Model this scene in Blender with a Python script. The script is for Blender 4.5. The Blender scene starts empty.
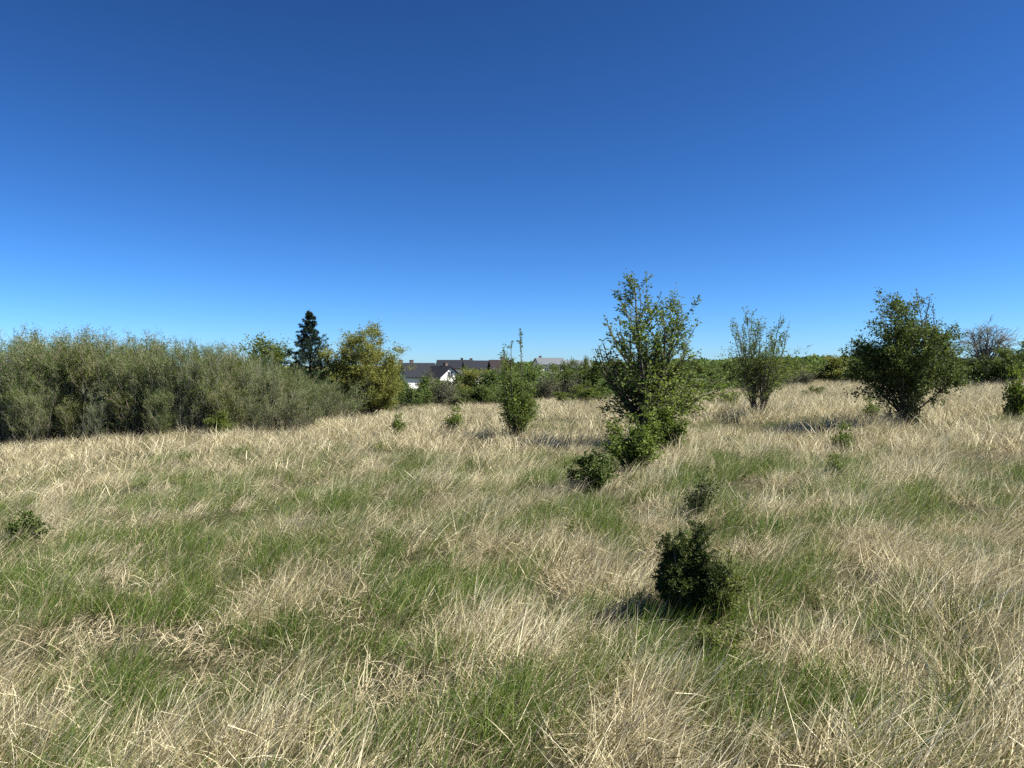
import bpy, math
import numpy as np
from math import radians as R

sc = bpy.context.scene
COL = sc.collection
EYE = 1.65
FPX = 769.0            # focal length in pixels of a 1024 px wide picture (26 mm phone lens)
YH = 368.0             # picture row of the true horizon

# ------------------------------------------------------------------ camera, sky, sun, exposure
cd = bpy.data.cameras.new('camera')
cam = bpy.data.objects.new('camera', cd)
COL.objects.link(cam)
cam.location = (0, 0, EYE)
cam.rotation_euler = (R(90) - math.atan((384 - YH) / FPX), 0, 0)
cd.sensor_width = 36.0
cd.lens = 36.0 * FPX / 1024.0
cd.clip_start = 0.05
cd.clip_end = 12000
sc.camera = cam

SUN_EL = R(47)
SUN_AZ = R(99)          # measured clockwise from the viewing direction (+Y): to the right
world = bpy.data.worlds.new('World')
sc.world = world
world.use_nodes = True
wn, wl = world.node_tree.nodes, world.node_tree.links
wn.clear()
sky = wn.new('ShaderNodeTexSky')
sky.sky_type = 'NISHITA'
sky.sun_disc = False
sky.sun_elevation = SUN_EL
sky.sun_rotation = SUN_AZ
sky.altitude = 3000
sky.air_density = 1.0
sky.dust_density = 2.3
sky.ozone_density = 10.0
gm = wn.new('ShaderNodeGamma')                 # deep clear spring blue: a little more contrast from zenith to horizon
gm.inputs['Gamma'].default_value = 1.45
sc0 = wn.new('ShaderNodeVectorMath'); sc0.operation = 'SCALE'; sc0.inputs['Scale'].default_value = 0.085
hs = wn.new('ShaderNodeHueSaturation')
hs.inputs['Saturation'].default_value = 1.01
hs.inputs['Hue'].default_value = 0.494
hs.inputs['Value'].default_value = 16.6
bg = wn.new('ShaderNodeBackground')
bg.inputs['Strength'].default_value = 0.058
wo = wn.new('ShaderNodeOutputWorld')
wl.new(sky.outputs[0], sc0.inputs[0])
wl.new(sc0.outputs[0], gm.inputs['Color'])
wl.new(gm.outputs[0], hs.inputs['Color'])
wl.new(hs.outputs[0], bg.inputs['Color'])
wl.new(bg.outputs[0], wo.inputs['Surface'])

sl = bpy.data.lights.new('sun', 'SUN')
sl.energy = 5.0
sl.angle = R(0.53)
sl.color = (1.0, 0.95, 0.86)
so = bpy.data.objects.new('sun', sl)
COL.objects.link(so)
so.rotation_euler = (R(90) - SUN_EL, 0, math.pi - SUN_AZ)
so.location = (40, 20, 60)

vs = sc.view_settings
sc.display_settings.display_device = 'sRGB'
vs.view_transform = 'Standard'
vs.look = 'None'
vs.exposure = 1.38
vs.gamma = 1.0
sc.cycles.max_bounces = 7
sc.cycles.diffuse_bounces = 2
sc.cycles.transmission_bounces = 4
sc.cycles.transparent_max_bounces = 4
sc.cycles.use_denoising = False
sc.cycles.sample_clamp_indirect = 6.0

# ------------------------------------------------------------------ noise and terrain
def _hash(ix, iy, seed):
    h = (ix.astype(np.int64) * 374761393 + iy.astype(np.int64) * 668265263 + seed * 1442695041) & 0xFFFFFFFF
    h = ((h ^ (h >> 13)) * 1274126177) & 0xFFFFFFFF
    h = h ^ (h >> 16)
    return (h & 0xFFFFFF) / float(0xFFFFFF)

def vnoise(x, y, seed=0):
    x = np.asarray(x, float); y = np.asarray(y, float)
    ix = np.floor(x); iy = np.floor(y)
    fx = x - ix; fy = y - iy
    fx = fx * fx * (3 - 2 * fx); fy = fy * fy * (3 - 2 * fy)
    a = _hash(ix, iy, seed); b = _hash(ix + 1, iy, seed)
    c = _hash(ix, iy + 1, seed); d = _hash(ix + 1, iy + 1, seed)
    return (a * (1 - fx) + b * fx) * (1 - fy) + (c * (1 - fx) + d * fx) * fy

def fbm(x, y, seed=0, oct=3):
    s = 0; a = 0.5; t = 0
    for k in range(oct):
        s = s + a * vnoise(np.asarray(x) * 2 ** k + 7.3 * k, np.asarray(y) * 2 ** k - 3.1 * k, seed + k * 17)
        t += a; a *= 0.5
    return s / t

def sstep(a, b, x):
    t = np.clip((x - a) / (b - a), 0, 1)
    return t * t * (3 - 2 * t)

def terrain(x, y):
    x = np.asarray(x, float); y = np.asarray(y, float)
    sx = 42 * np.tanh(x / 42)
    z = np.where(x < 0, 0.058, 0.041) * sx
    z = z - 0.027 * (1 - 0.5 * sstep(7, 24, x)) * np.clip(np.where(y > 24, y - 24, 0), 0, 150)
    r = np.hypot(x, y)
    z = z + 13.0 * sstep(420, 1800, r) * (0.75 + 0.5 * vnoise(x / 700, y / 700, 5))
    near = 1 - sstep(90, 200, r)
    z = z + near * (0.16 * (fbm(x / 3.2, y / 3.2, 11) - 0.5) + 0.19 * (vnoise(x / 1.0, y / 1.0, 23) - 0.5))
    return z

def terr(x, y):
    return float(terrain(np.array([x]), np.array([y]))[0])

def at(px, dep):
    """world x of a picture column at a depth"""
    return (px - 512.0) / FPX * dep

def top_h(px, row, dep):
    """height above the ground of a thing standing at (px, dep) whose top is seen at row"""
    return EYE + (YH - row) * dep / FPX - terr(at(px, dep), dep)

# ------------------------------------------------------------------ helpers for objects
def new_mesh(name, verts, faces_flat, loop_tot, mats, mat_idx=None, tint=None, smooth=False):
    me = bpy.data.meshes.new(name)
    nv = len(verts)
    me.vertices.add(nv)
    me.vertices.foreach_set('co', np.asarray(verts, np.float32).ravel())
    nf = len(loop_tot)
    me.loops.add(len(faces_flat))
    me.loops.foreach_set('vertex_index', np.asarray(faces_flat, np.int32))
    me.polygons.add(nf)
    lt = np.asarray(loop_tot, np.int32)
    ls = np.zeros(nf, np.int32); ls[1:] = np.cumsum(lt)[:-1]
    me.polygons.foreach_set('loop_start', ls)
    me.polygons.foreach_set('loop_total', lt)
    if mat_idx is not None:
        me.polygons.foreach_set('material_index', np.asarray(mat_idx, np.int32))
    me.polygons.foreach_set('use_smooth', np.full(nf, smooth, bool))
    if tint is not None:
        at_ = me.attributes.new('tint', 'FLOAT', 'POINT')
        at_.data.foreach_set('value', np.asarray(tint, np.float32))
    for m in mats:
        me.materials.append(m)
    me.update(calc_edges=True)
    me.validate()
    return me

class Geo:
    """collects quads / tris with a material index and a per-vertex tint"""
    def __init__(self):
        self.v = []; self.f = []; self.lt = []; self.mi = []; self.t = []; self.n = 0
    def add(self, verts, faces, mi=0, tint=0.5):
        verts = np.asarray(verts, float).reshape(-1, 3); faces = np.asarray(faces, int)
        self.v.append(verts)
        self.f.append((faces + self.n).ravel())
        self.lt.append(np.full(len(faces), faces.shape[1]))
        self.mi.append(np.full(len(faces), mi))
        self.t.append(np.broadcast_to(np.asarray(tint, float), (len(verts),)))
        self.n += len(verts)
    def mesh(self, name, mats, smooth=False):
        return new_mesh(name, np.concatenate(self.v), np.concatenate(self.f), np.concatenate(self.lt), mats,
                        np.concatenate(self.mi), np.concatenate(self.t), smooth)

def obj(name, me, parent=None, loc=None):
    o = bpy.data.objects.new(name, me)
    COL.objects.link(o)
    if parent is not None:
        o.parent = parent
    if loc is not None:
        o.location = loc
    return o

def thing(name, label, cat, loc=(0, 0, 0), rotz=0.0, group=None, scale=1.0):
    o = bpy.data.objects.new(name, None)
    o.empty_display_size = 0.2
    COL.objects.link(o)
    o.location = loc
    o.rotation_euler = (0, 0, rotz)
    o.scale = (scale,) * 3 if np.isscalar(scale) else scale
    o['label'] = label; o['category'] = cat
    if group:
        o['group'] = group
    return o

def dup(root, loc, rotz, label=None, group=None, scale=1.0):
    r = root.copy(); COL.objects.link(r)
    r.location = loc; r.rotation_euler = (0, 0, rotz)
    r.scale = (scale,) * 3 if np.isscalar(scale) else scale
    if label: r['label'] = label
    if group: r['group'] = group
    for ch in list(root.children):
        c = ch.copy(); COL.objects.link(c); c.parent = r
        for g in list(ch.children):
            d = g.copy(); COL.objects.link(d); d.parent = c
    return r

# ------------------------------------------------------------------ materials
def ramp(nodes, stops):
    cr = nodes.new('ShaderNodeValToRGB')
    e = cr.color_ramp.elements
    while len(e) < len(stops):
        e.new(0.5)
    for k, (p, c) in enumerate(stops):
        e[k].position = p
        e[k].color = (c[0], c[1], c[2], 1)
    return cr

def foliage_mat(name, stops, transl=0.35, rough=0.6, world_scale=0.5, world_amt=0.25, spec=0.18):
    """leaf or blade: its own tint per leaf, a slow drift of tint over the place, light shining through"""
    m = bpy.data.materials.new(name)
    m.use_nodes = True
    n, l = m.node_tree.nodes, m.node_tree.links
    n.clear()
    a = n.new('ShaderNodeAttribute'); a.attribute_name = 'tint'
    geo = n.new('ShaderNodeNewGeometry')
    nz = n.new('ShaderNodeTexNoise'); nz.inputs['Scale'].default_value = world_scale
    nz.inputs['Detail'].default_value = 3
    l.new(geo.outputs['Position'], nz.inputs['Vector'])
    sub = n.new('ShaderNodeMath'); sub.operation = 'SUBTRACT'; sub.inputs[1].default_value = 0.5
    l.new(nz.outputs['Fac'], sub.inputs[0])
    mul = n.new('ShaderNodeMath'); mul.operation = 'MULTIPLY_ADD'
    mul.inputs[1].default_value = world_amt * 2
    l.new(sub.outputs[0], mul.inputs[0]); l.new(a.outputs['Fac'], mul.inputs[2])
    cr = ramp(n, stops)
    l.new(mul.outputs[0], cr.inputs['Fac'])
    p = n.new('ShaderNodeBsdfPrincipled')
    p.inputs['Roughness'].default_value = rough
    p.inputs['Specular IOR Level'].default_value = spec
    l.new(cr.outputs['Color'], p.inputs['Base Color'])
    t = n.new('ShaderNodeBsdfTranslucent')
    hsv = n.new('ShaderNodeHueSaturation'); hsv.inputs['Saturation'].default_value = 1.1
    hsv.inputs['Value'].default_value = 1.15
    l.new(cr.outputs['Color'], hsv.inputs['Color'])
    l.new(hsv.outputs[0], t.inputs['Color'])
    mx = n.new('ShaderNodeMixShader'); mx.inputs['Fac'].default_value = transl
    l.new(p.outputs[0], mx.inputs[1]); l.new(t.outputs[0], mx.inputs[2])
    o = n.new('ShaderNodeOutputMaterial')
    l.new(mx.outputs[0], o.inputs['Surface'])
    return m

def solid_mat(name, stops, scale=6.0, rough=0.8, bump=0.0, detail=5, stretch=(1, 1, 1)):
    m = bpy.data.materials.new(name)
    m.use_nodes = True
    n, l = m.node_tree.nodes, m.node_tree.links
    p = n['Principled BSDF']
    tc = n.new('ShaderNodeTexCoord')
    mp = n.new('ShaderNodeMapping'); mp.inputs['Scale'].default_value = stretch
    nz = n.new('ShaderNodeTexNoise'); nz.inputs['Scale'].default_value = scale; nz.inputs['Detail'].default_value = detail
    l.new(tc.outputs['Object'], mp.inputs['Vector']); l.new(mp.outputs[0], nz.inputs['Vector'])
    cr = ramp(n, stops)
    l.new(nz.outputs['Fac'], cr.inputs['Fac'])
    l.new(cr.outputs['Color'], p.inputs['Base Color'])
    p.inputs['Roughness'].default_value = rough
    p.inputs['Specular IOR Level'].default_value = 0.25
    if bump:
        b = n.new('ShaderNodeBump'); b.inputs['Strength'].default_value = bump
        l.new(nz.outputs['Fac'], b.inputs['Height']); l.new(b.outputs[0], p.inputs['Normal'])
    return m

M = {}
M['straw'] = foliage_mat('straw blades', [(0.0, (0.095, 0.080, 0.036)), (0.3, (0.285, 0.242, 0.126)), (0.65, (0.53, 0.465, 0.278)), (1.0, (0.84, 0.77, 0.545))],
                         0.30, 0.5, 0.35, 0.18)
M['thatch'] = foliage_mat('old thatch', [(0.0, (0.08, 0.066, 0.036)), (0.5, (0.31, 0.262, 0.155)), (1.0, (0.62, 0.55, 0.37))], 0.25, 0.6, 0.5, 0.2)
M['green'] = foliage_mat('green blades', [(0.0, (0.045, 0.095, 0.014)), (0.5, (0.112, 0.182, 0.032)), (0.8, (0.19, 0.255, 0.058)), (1.0, (0.34, 0.345, 0.12))],
                         0.38, 0.45, 0.4, 0.2)
M['stalk'] = foliage_mat('dry stalks', [(0.0, (0.32, 0.265, 0.155)), (0.6, (0.52, 0.455, 0.30)), (1.0, (0.70, 0.64, 0.47))], 0.2, 0.45, 0.5, 0.1)
M['leaf_pear'] = foliage_mat('pear leaf', [(0.0, (0.054, 0.082, 0.014)), (0.5, (0.112, 0.158, 0.030)), (0.8, (0.175, 0.222, 0.046)), (1.0, (0.23, 0.27, 0.078))], 0.35, 0.6, 0.9, 0.15)
M['leaf_dark'] = foliage_mat('dark leaf', [(0.0, (0.040, 0.062, 0.015)), (0.5, (0.082, 0.114, 0.028)), (1.0, (0.15, 0.182, 0.046))], 0.3, 0.6, 0.9, 0.15)
M['leaf_spring'] = foliage_mat('spring leaf', [(0.0, (0.05, 0.075, 0.014)), (0.5, (0.105, 0.14, 0.027)), (1.0, (0.18, 0.205, 0.05))], 0.38, 0.45, 0.7, 0.15)
M['leaf_willow'] = foliage_mat('willow leaf', [(0.0, (0.054, 0.090, 0.022)), (0.5, (0.104, 0.156, 0.042)), (0.8, (0.164, 0.212, 0.068)), (1.0, (0.265, 0.29, 0.125))], 0.35, 0.5, 0.35, 0.3)
M['leaf_gold'] = foliage_mat('golden willow leaf', [(0.0, (0.088, 0.110, 0.024)), (0.5, (0.178, 0.194, 0.046)), (1.0, (0.31, 0.295, 0.088))], 0.38, 0.5, 0.5, 0.2)
M['leaf_grey'] = foliage_mat('grey green leaf', [(0.0, (0.055, 0.058, 0.034)), (0.5, (0.105, 0.108, 0.062)), (1.0, (0.19, 0.185, 0.115))], 0.25, 0.6, 0.6, 0.2)
M['needle'] = foliage_mat('spruce needles', [(0.0, (0.012, 0.025, 0.015)), (0.6, (0.028, 0.050, 0.025)), (1.0, (0.058, 0.085, 0.038))], 0.12, 0.5, 0.8, 0.15)
M['juniper'] = foliage_mat('juniper needles', [(0.0, (0.026, 0.042, 0.010)), (0.6, (0.066, 0.09, 0.02)), (1.0, (0.19, 0.21, 0.04))], 0.15, 0.5, 3.0, 0.15)
M['weed'] = foliage_mat('yellow green shoots', [(0.0, (0.07, 0.095, 0.022)), (0.5, (0.12, 0.15, 0.035)), (1.0, (0.21, 0.22, 0.07))], 0.4, 0.5, 3.0, 0.15)
M['dead'] = foliage_mat('dry brown leaf', [(0.0, (0.07, 0.052, 0.034)), (0.5, (0.12, 0.092, 0.06)), (1.0, (0.21, 0.165, 0.11))], 0.2, 0.6, 1.0, 0.15)
M['bark'] = solid_mat('bark', [(0.3, (0.045, 0.036, 0.028)), (0.7, (0.12, 0.10, 0.08))], 30, 0.9, 0.4, 6, (1, 1, 0.25))
M['bark_grey'] = solid_mat('grey bark', [(0.3, (0.075, 0.066, 0.054)), (0.7, (0.15, 0.135, 0.11))], 30, 0.9, 0.4, 6, (1, 1, 0.25))
M['twig'] = solid_mat('willow twig', [(0.3, (0.18, 0.15, 0.105)), (0.7, (0.31, 0.265, 0.19))], 12, 0.7)
M['twig_grey'] = solid_mat('grey twig', [(0.3, (0.13, 0.12, 0.105)), (0.7, (0.24, 0.22, 0.195))], 12, 0.7)
M['twig_gold'] = solid_mat('golden twig', [(0.3, (0.17, 0.125, 0.04)), (0.7, (0.29, 0.22, 0.08))], 12, 0.7)
M['twig_dark'] = solid_mat('dark twig', [(0.3, (0.05, 0.042, 0.033)), (0.7, (0.11, 0.095, 0.075))], 12, 0.8)
M['render_white'] = solid_mat('white render', [(0.3, (0.76, 0.75, 0.72)), (0.7, (0.84, 0.83, 0.80))], 3, 0.85)
M['render_cream'] = solid_mat('cream render', [(0.3, (0.66, 0.62, 0.54)), (0.7, (0.74, 0.70, 0.62))], 3, 0.85)
M['render_brown'] = solid_mat('brown brick', [(0.3, (0.20, 0.115, 0.085)), (0.7, (0.28, 0.17, 0.125))], 3, 0.85)
M['roof_slate'] = solid_mat('dark slate roof', [(0.3, (0.010, 0.012, 0.017)), (0.7, (0.018, 0.021, 0.029))], 9, 0.9, 0.2)
M['roof_red'] = solid_mat('dark red roof', [(0.3, (0.018, 0.013, 0.015)), (0.7, (0.028, 0.020, 0.022))], 9, 0.9, 0.2)
M['roof_grey'] = solid_mat('grey roof', [(0.3, (0.09, 0.105, 0.115)), (0.7, (0.13, 0.145, 0.155))], 9, 0.6, 0.2)
M['pvc'] = solid_mat('window frame paint', [(0.3, (0.55, 0.55, 0.54)), (0.7, (0.62, 0.62, 0.60))], 3, 0.4)
M['brick'] = solid_mat('chimney brick', [(0.3, (0.10, 0.075, 0.065)), (0.7, (0.16, 0.12, 0.10))], 12, 0.85)
g = bpy.data.materials.new('window glass'); g.use_nodes = True
p_ = g.node_tree.nodes['Principled BSDF']
p_.inputs['Base Color'].default_value = (0.03, 0.04, 0.05, 1); p_.inputs['Roughness'].default_value = 0.08
M['glass'] = g

def ground_mat():
    m = bpy.data.materials.new('meadow soil and thatch with painted shade'); m.use_nodes = True
    n, l = m.node_tree.nodes, m.node_tree.links
    p = n['Principled BSDF']; p.inputs['Roughness'].default_value = 0.95; p.inputs['Specular IOR Level'].default_value = 0.1
    geo = n.new('ShaderNodeNewGeometry')
    a = n.new('ShaderNodeTexNoise'); a.inputs['Scale'].default_value = 14; a.inputs['Detail'].default_value = 8
    b = n.new('ShaderNodeTexNoise'); b.inputs['Scale'].default_value = 0.03; b.inputs['Detail'].default_value = 4
    l.new(geo.outputs['Position'], a.inputs['Vector']); l.new(geo.outputs['Position'], b.inputs['Vector'])
    near = ramp(n, [(0.3, (0.020, 0.021, 0.010)), (0.55, (0.044, 0.043, 0.020)), (0.75, (0.085, 0.076, 0.038))])  # dark olive: shade between the tufts is put into the ground colour
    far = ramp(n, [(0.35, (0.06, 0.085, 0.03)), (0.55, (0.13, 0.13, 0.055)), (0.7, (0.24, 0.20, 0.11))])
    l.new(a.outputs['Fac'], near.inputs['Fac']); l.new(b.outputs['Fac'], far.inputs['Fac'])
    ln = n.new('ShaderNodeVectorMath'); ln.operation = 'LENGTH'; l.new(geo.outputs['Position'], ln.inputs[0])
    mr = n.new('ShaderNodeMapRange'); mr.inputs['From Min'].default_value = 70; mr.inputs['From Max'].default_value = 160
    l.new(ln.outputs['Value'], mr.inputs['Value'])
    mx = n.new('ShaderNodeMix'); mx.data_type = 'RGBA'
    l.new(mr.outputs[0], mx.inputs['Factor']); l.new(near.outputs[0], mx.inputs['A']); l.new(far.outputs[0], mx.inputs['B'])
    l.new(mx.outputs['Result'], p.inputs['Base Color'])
    bp = n.new('ShaderNodeBump'); bp.inputs['Strength'].default_value = 0.6; bp.inputs['Distance'].default_value = 0.05
    l.new(a.outputs['Fac'], bp.inputs['Height']); l.new(bp.outputs[0], p.inputs['Normal'])
    return m
M['ground'] = ground_mat()

# ------------------------------------------------------------------ ground: one sheet out to the horizon
def build_ground():
    rr = [0.25]
    while rr[-1] < 9000:
        rr.append(rr[-1] * 1.035 + 0.02)
    rr = np.array(rr); nr = len(rr); na = 360
    ang = np.linspace(0, 2 * np.pi, na, endpoint=False)
    X = rr[:, None] * np.sin(ang); Y = rr[:, None] * np.cos(ang)
    Z = terrain(X, Y)
    v = np.stack([X, Y, Z], -1).reshape(-1, 3)
    v = np.vstack([v, [[0, 0, terr(0, 0)]]])
    i, j = np.meshgrid(np.arange(nr - 1), np.arange(na), indexing='ij')
    j2 = (j + 1) % na
    q = np.stack([i * na + j, i * na + j2, (i + 1) * na + j2, (i + 1) * na + j], -1).reshape(-1, 4)[:, ::-1]
    t = np.stack([np.full(na, nr * na), (np.arange(na) + 1) % na, np.arange(na)], -1)[:, ::-1]
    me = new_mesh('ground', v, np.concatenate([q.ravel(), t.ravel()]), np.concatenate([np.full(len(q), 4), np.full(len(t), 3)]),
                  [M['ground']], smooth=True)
    o = obj('ground', me)
    o['kind'] = 'structure'; o['label'] = 'uneven meadow ground sloping gently down to the left'; o['category'] = 'ground'
build_ground()

# ------------------------------------------------------------------ grass
def norm(v):
    return v / np.maximum(np.linalg.norm(v, axis=-1, keepdims=True), 1e-9)

def leaf_quads(G, rng, pos, size, tint, mi=0, axis=None, aspect=0.55, fold=0.25, droop=0.0):
    """one pointed, slightly folded leaf per position"""
    n = len(pos)
    if axis is None:
        axis = rng.normal(0, 1, (n, 3))
    axis = axis.copy(); axis[:, 2] -= droop
    ax = norm(axis)
    r = norm(rng.normal(0, 1, (n, 3)))
    sd = norm(np.cross(ax, r)); nm = np.cross(ax, sd)
    L = (size * rng.uniform(0.6, 1.35, n))[:, None]
    W = L * aspect * 0.5
    mid = pos + ax * L * 0.45
    V = np.stack([pos, mid + sd * W + nm * L * fold * 0.4, pos + ax * L, mid - sd * W + nm * L * fold * 0.4], 1)
    F = (np.arange(n) * 4)[:, None] + np.array([0, 1, 2, 3])[None]
    tri = np.concatenate([F[:, [0, 1, 2]], F[:, [0, 2, 3]]])
    G.add(V.reshape(-1, 3), tri, mi, np.repeat(np.clip(tint, 0, 1), 4))

def blades(rng, n, radius, length, width, lean, bend, az_sd, segs=5, kink=0.0, curl=0.0, taper=1.0):
    """n grass blades as ribbons: root in a disc, a first lean, a bend that grows to the tip, a few broken ones"""
    rad = radius * np.sqrt(rng.random(n)); th = rng.random(n) * 2 * np.pi
    root = np.stack([rad * np.cos(th), rad * np.sin(th), np.full(n, -0.03)], -1)
    az = rng.normal(0, az_sd, n)
    az = np.where(rng.random(n) < 0.16, th + rng.normal(0, 0.5, n), az)      # some fall away from the tuft's heart
    L = rng.uniform(*length, n); W = rng.uniform(*width, n)
    th0 = np.abs(rng.normal(lean[0], lean[1], n)); bd = rng.uniform(*bend, n)
    k = rng.random(n) < kink; kp = rng.uniform(0.35, 0.8, n); ka = rng.uniform(0.7, 1.9, n)
    s = np.linspace(0, 1, segs + 1)
    P = np.zeros((n, segs + 1, 3)); P[:, 0] = root
    az_s = az[:, None] + rng.normal(0, curl, (n, 1)) * s[None]
    for q in range(segs):
        sm = (s[q] + s[q + 1]) / 2
        tt = th0 + bd * sm ** 1.6 + np.where(k & (sm > kp), ka, 0)
        a = az_s[:, q]
        d = np.stack([np.sin(tt) * np.cos(a), np.sin(tt) * np.sin(a), np.cos(tt)], -1)
        P[:, q + 1] = P[:, q] + d * (L / segs)[:, None]
    P[:, :, 2] = np.maximum(P[:, :, 2], np.where(s > 0.3, 0.012, -0.03)[None])
    T = norm(np.gradient(P, axis=1))
    side = np.stack([-np.sin(az_s), np.cos(az_s), np.zeros_like(az_s)], -1)
    nrm = norm(np.cross(T, side))
    tw = rng.uniform(-1.2, 1.2, (n, 1)) + rng.normal(0, 0.7, (n, 1)) * s[None]
    wv = np.cos(tw)[..., None] * side + np.sin(tw)[..., None] * nrm
    prof = np.clip(1.0 - taper * s ** 2.2, 0.06, 1) * np.minimum(1, 0.55 + s * 2)
    off = wv * (W[:, None] * prof[None])[..., None] * 0.5
    V = np.stack([P - off, P + off], 2)                     # n, segs+1, 2, 3
    base = (np.arange(n) * (segs + 1) * 2)[:, None] + (np.arange(segs) * 2)[None]
    F = np.stack([base, base + 1, base + 3, base + 2], -1).reshape(-1, 4)
    return V.reshape(-1, 3), F, 2 * (segs + 1)

def tuft_collection(name, makers):
    c = bpy.data.collections.new(name)
    for k, fn in enumerate(makers):
        me = fn(k)
        o = bpy.data.objects.new('%s_tuft' % name, me)
        o.name = '%s_tuft.%03d' % (name, k)
        c.objects.link(o)
    return c

def make_tuft(seed, parts, mats, name):
    rng = np.random.default_rng(seed)
    G = Geo()
    for mi, tint, kw in parts:
        heads = kw.pop('heads', 0)
        V, F, per = blades(rng, **kw)
        nb = len(V) // per
        if heads:                                   # last year's seed heads: small chaff along the top of the stalk
            T = V.reshape(nb, per, 3); tip = T[:, -1]; low = 0.5 * (T[:, -3] + T[:, -4])
            u = rng.random((nb, heads, 1)); pos = (tip[:, None] * (1 - u) + low[:, None] * u).reshape(-1, 3)
            ax = np.repeat(norm(tip - low), heads, 0) + 0.45 * norm(rng.normal(0, 1, (nb * heads, 3)))
            leaf_quads(G, rng, pos, 0.02, 0.35 + 0.25 * rng.normal(0, 1, nb * heads), mi, ax, 0.3)
        t = np.repeat(np.clip(rng.normal(tint[0], tint[1], nb) , 0, 1), per)
        G.add(V, F, mi, t)
    return G.mesh(name, mats)

PI = math.pi
def dry_tuft(k):
    return make_tuft(100 + k, [
        (0, (0.62, 0.38), dict(n=78, radius=0.16, length=(0.16, 0.42), width=(0.0022, 0.0048), lean=(0.66, 0.2), bend=(0.05, 0.6), az_sd=0.35, segs=4, kink=0.10, curl=0.3)),
        (0, (0.42, 0.30), dict(n=52, radius=0.22, length=(0.10, 0.28), width=(0.0024, 0.0054), lean=(1.0, 0.35), bend=(0.1, 0.9), az_sd=1.0, segs=4, kink=0.2, curl=0.7)),
    ], [M['straw']], 'dry_tuft')
def mat_tuft(k):
    return make_tuft(200 + k, [
        (0, (0.52, 0.33), dict(n=90, radius=0.25, length=(0.08, 0.26), width=(0.0024, 0.006), lean=(1.1, 0.35), bend=(0.0, 0.8), az_sd=0.8, segs=4, kink=0.2, curl=1.0)),
    ], [M['thatch']], 'thatch_tuft')
def green_tuft(k):
    return make_tuft(300 + k, [
        (0, (0.5, 0.28), dict(n=72, radius=0.16, length=(0.14, 0.36), width=(0.0024, 0.005), lean=(0.36, 0.18), bend=(0.1, 0.8), az_sd=0.5, segs=4, kink=0.04, curl=0.3)),
        (1, (0.6, 0.3), dict(n=20, radius=0.2, length=(0.14, 0.36), width=(0.003, 0.006), lean=(0.6, 0.25), bend=(0.1, 0.8), az_sd=0.5, segs=4, kink=0.15, curl=0.5)),
    ], [M['green'], M['straw']], 'green_tuft')
def stalk_tuft(k):
    return make_tuft(400 + k, [
        (0, (0.55, 0.25), dict(n=2, radius=0.12, length=(0.35, 0.6), width=(0.0026, 0.004), lean=(0.55, 0.2), bend=(0.0, 0.3), az_sd=0.3, segs=5, kink=0.12, curl=0.15, taper=0.8, heads=16 if k % 2 else 0)),
        (0, (0.5, 0.25), dict(n=10, radius=0.14, length=(0.2, 0.44), width=(0.0028, 0.0052), lean=(0.66, 0.2), bend=(0.05, 0.6), az_sd=0.3, segs=5, kink=0.15, curl=0.3)),
    ], [M['stalk']], 'stalk_tuft')
def far_tuft(k):
    return make_tuft(500 + k, [
        (0, (0.58, 0.32), dict(n=44, radius=0.26, length=(0.26, 0.56), width=(0.0045, 0.010), lean=(0.34, 0.16), bend=(0.2, 1.1), az_sd=0.9, segs=3, kink=0.15, curl=0.4)),
        (0, (0.4, 0.25), dict(n=18, radius=0.34, length=(0.2, 0.4), width=(0.006, 0.011), lean=(0.8, 0.3), bend=(0.2, 1.0), az_sd=1.6, segs=3, kink=0.2, curl=0.6)),
    ], [M['straw']], 'far_tuft')

CO = {}
CO['dry'] = tuft_collection('dry_grass', [dry_tuft] * 7)
CO['mat'] = tuft_collection('thatch', [mat_tuft] * 6)
CO['green'] = tuft_collection('green_grass', [green_tuft] * 7)
CO['stalk'] = tuft_collection('stalk', [stalk_tuft] * 7)
CO['far'] = tuft_collection('far_grass', [far_tuft] * 6)

def scatter_group(name, coll):
    ng = bpy.data.node_groups.new(name, 'GeometryNodeTree')
    ng.interface.new_socket('Geometry', in_out='INPUT', socket_type='NodeSocketGeometry')
    ng.interface.new_socket('Geometry', in_out='OUTPUT', socket_type='NodeSocketGeometry')
    n, l = ng.nodes, ng.links
    gi = n.new('NodeGroupInput'); go = n.new('NodeGroupOutput')
    iop = n.new('GeometryNodeInstanceOnPoints')
    ci = n.new('GeometryNodeCollectionInfo'); ci.inputs['Collection'].default_value = coll
    ci.inputs['Separate Children'].default_value = True; ci.inputs['Reset Children'].default_value = True
    def attr(nm, dt):
        a = n.new('GeometryNodeInputNamedAttribute'); a.data_type = dt; a.inputs['Name'].default_value = nm
        return a.outputs['Attribute']
    m2p = n.new('GeometryNodeMeshToPoints')
    l.new(gi.outputs[0], m2p.inputs['Mesh'])
    l.new(m2p.outputs[0], iop.inputs['Points'])
    l.new(ci.outputs[0], iop.inputs['Instance'])
    iop.inputs['Pick Instance'].default_value = True
    l.new(attr('pick', 'INT'), iop.inputs['Instance Index'])
    l.new(attr('rot', 'FLOAT_VECTOR'), iop.inputs['Rotation'])
    l.new(attr('scl', 'FLOAT_VECTOR'), iop.inputs['Scale'])
    l.new(iop.outputs[0], go.inputs[0])
    return ng

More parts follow.
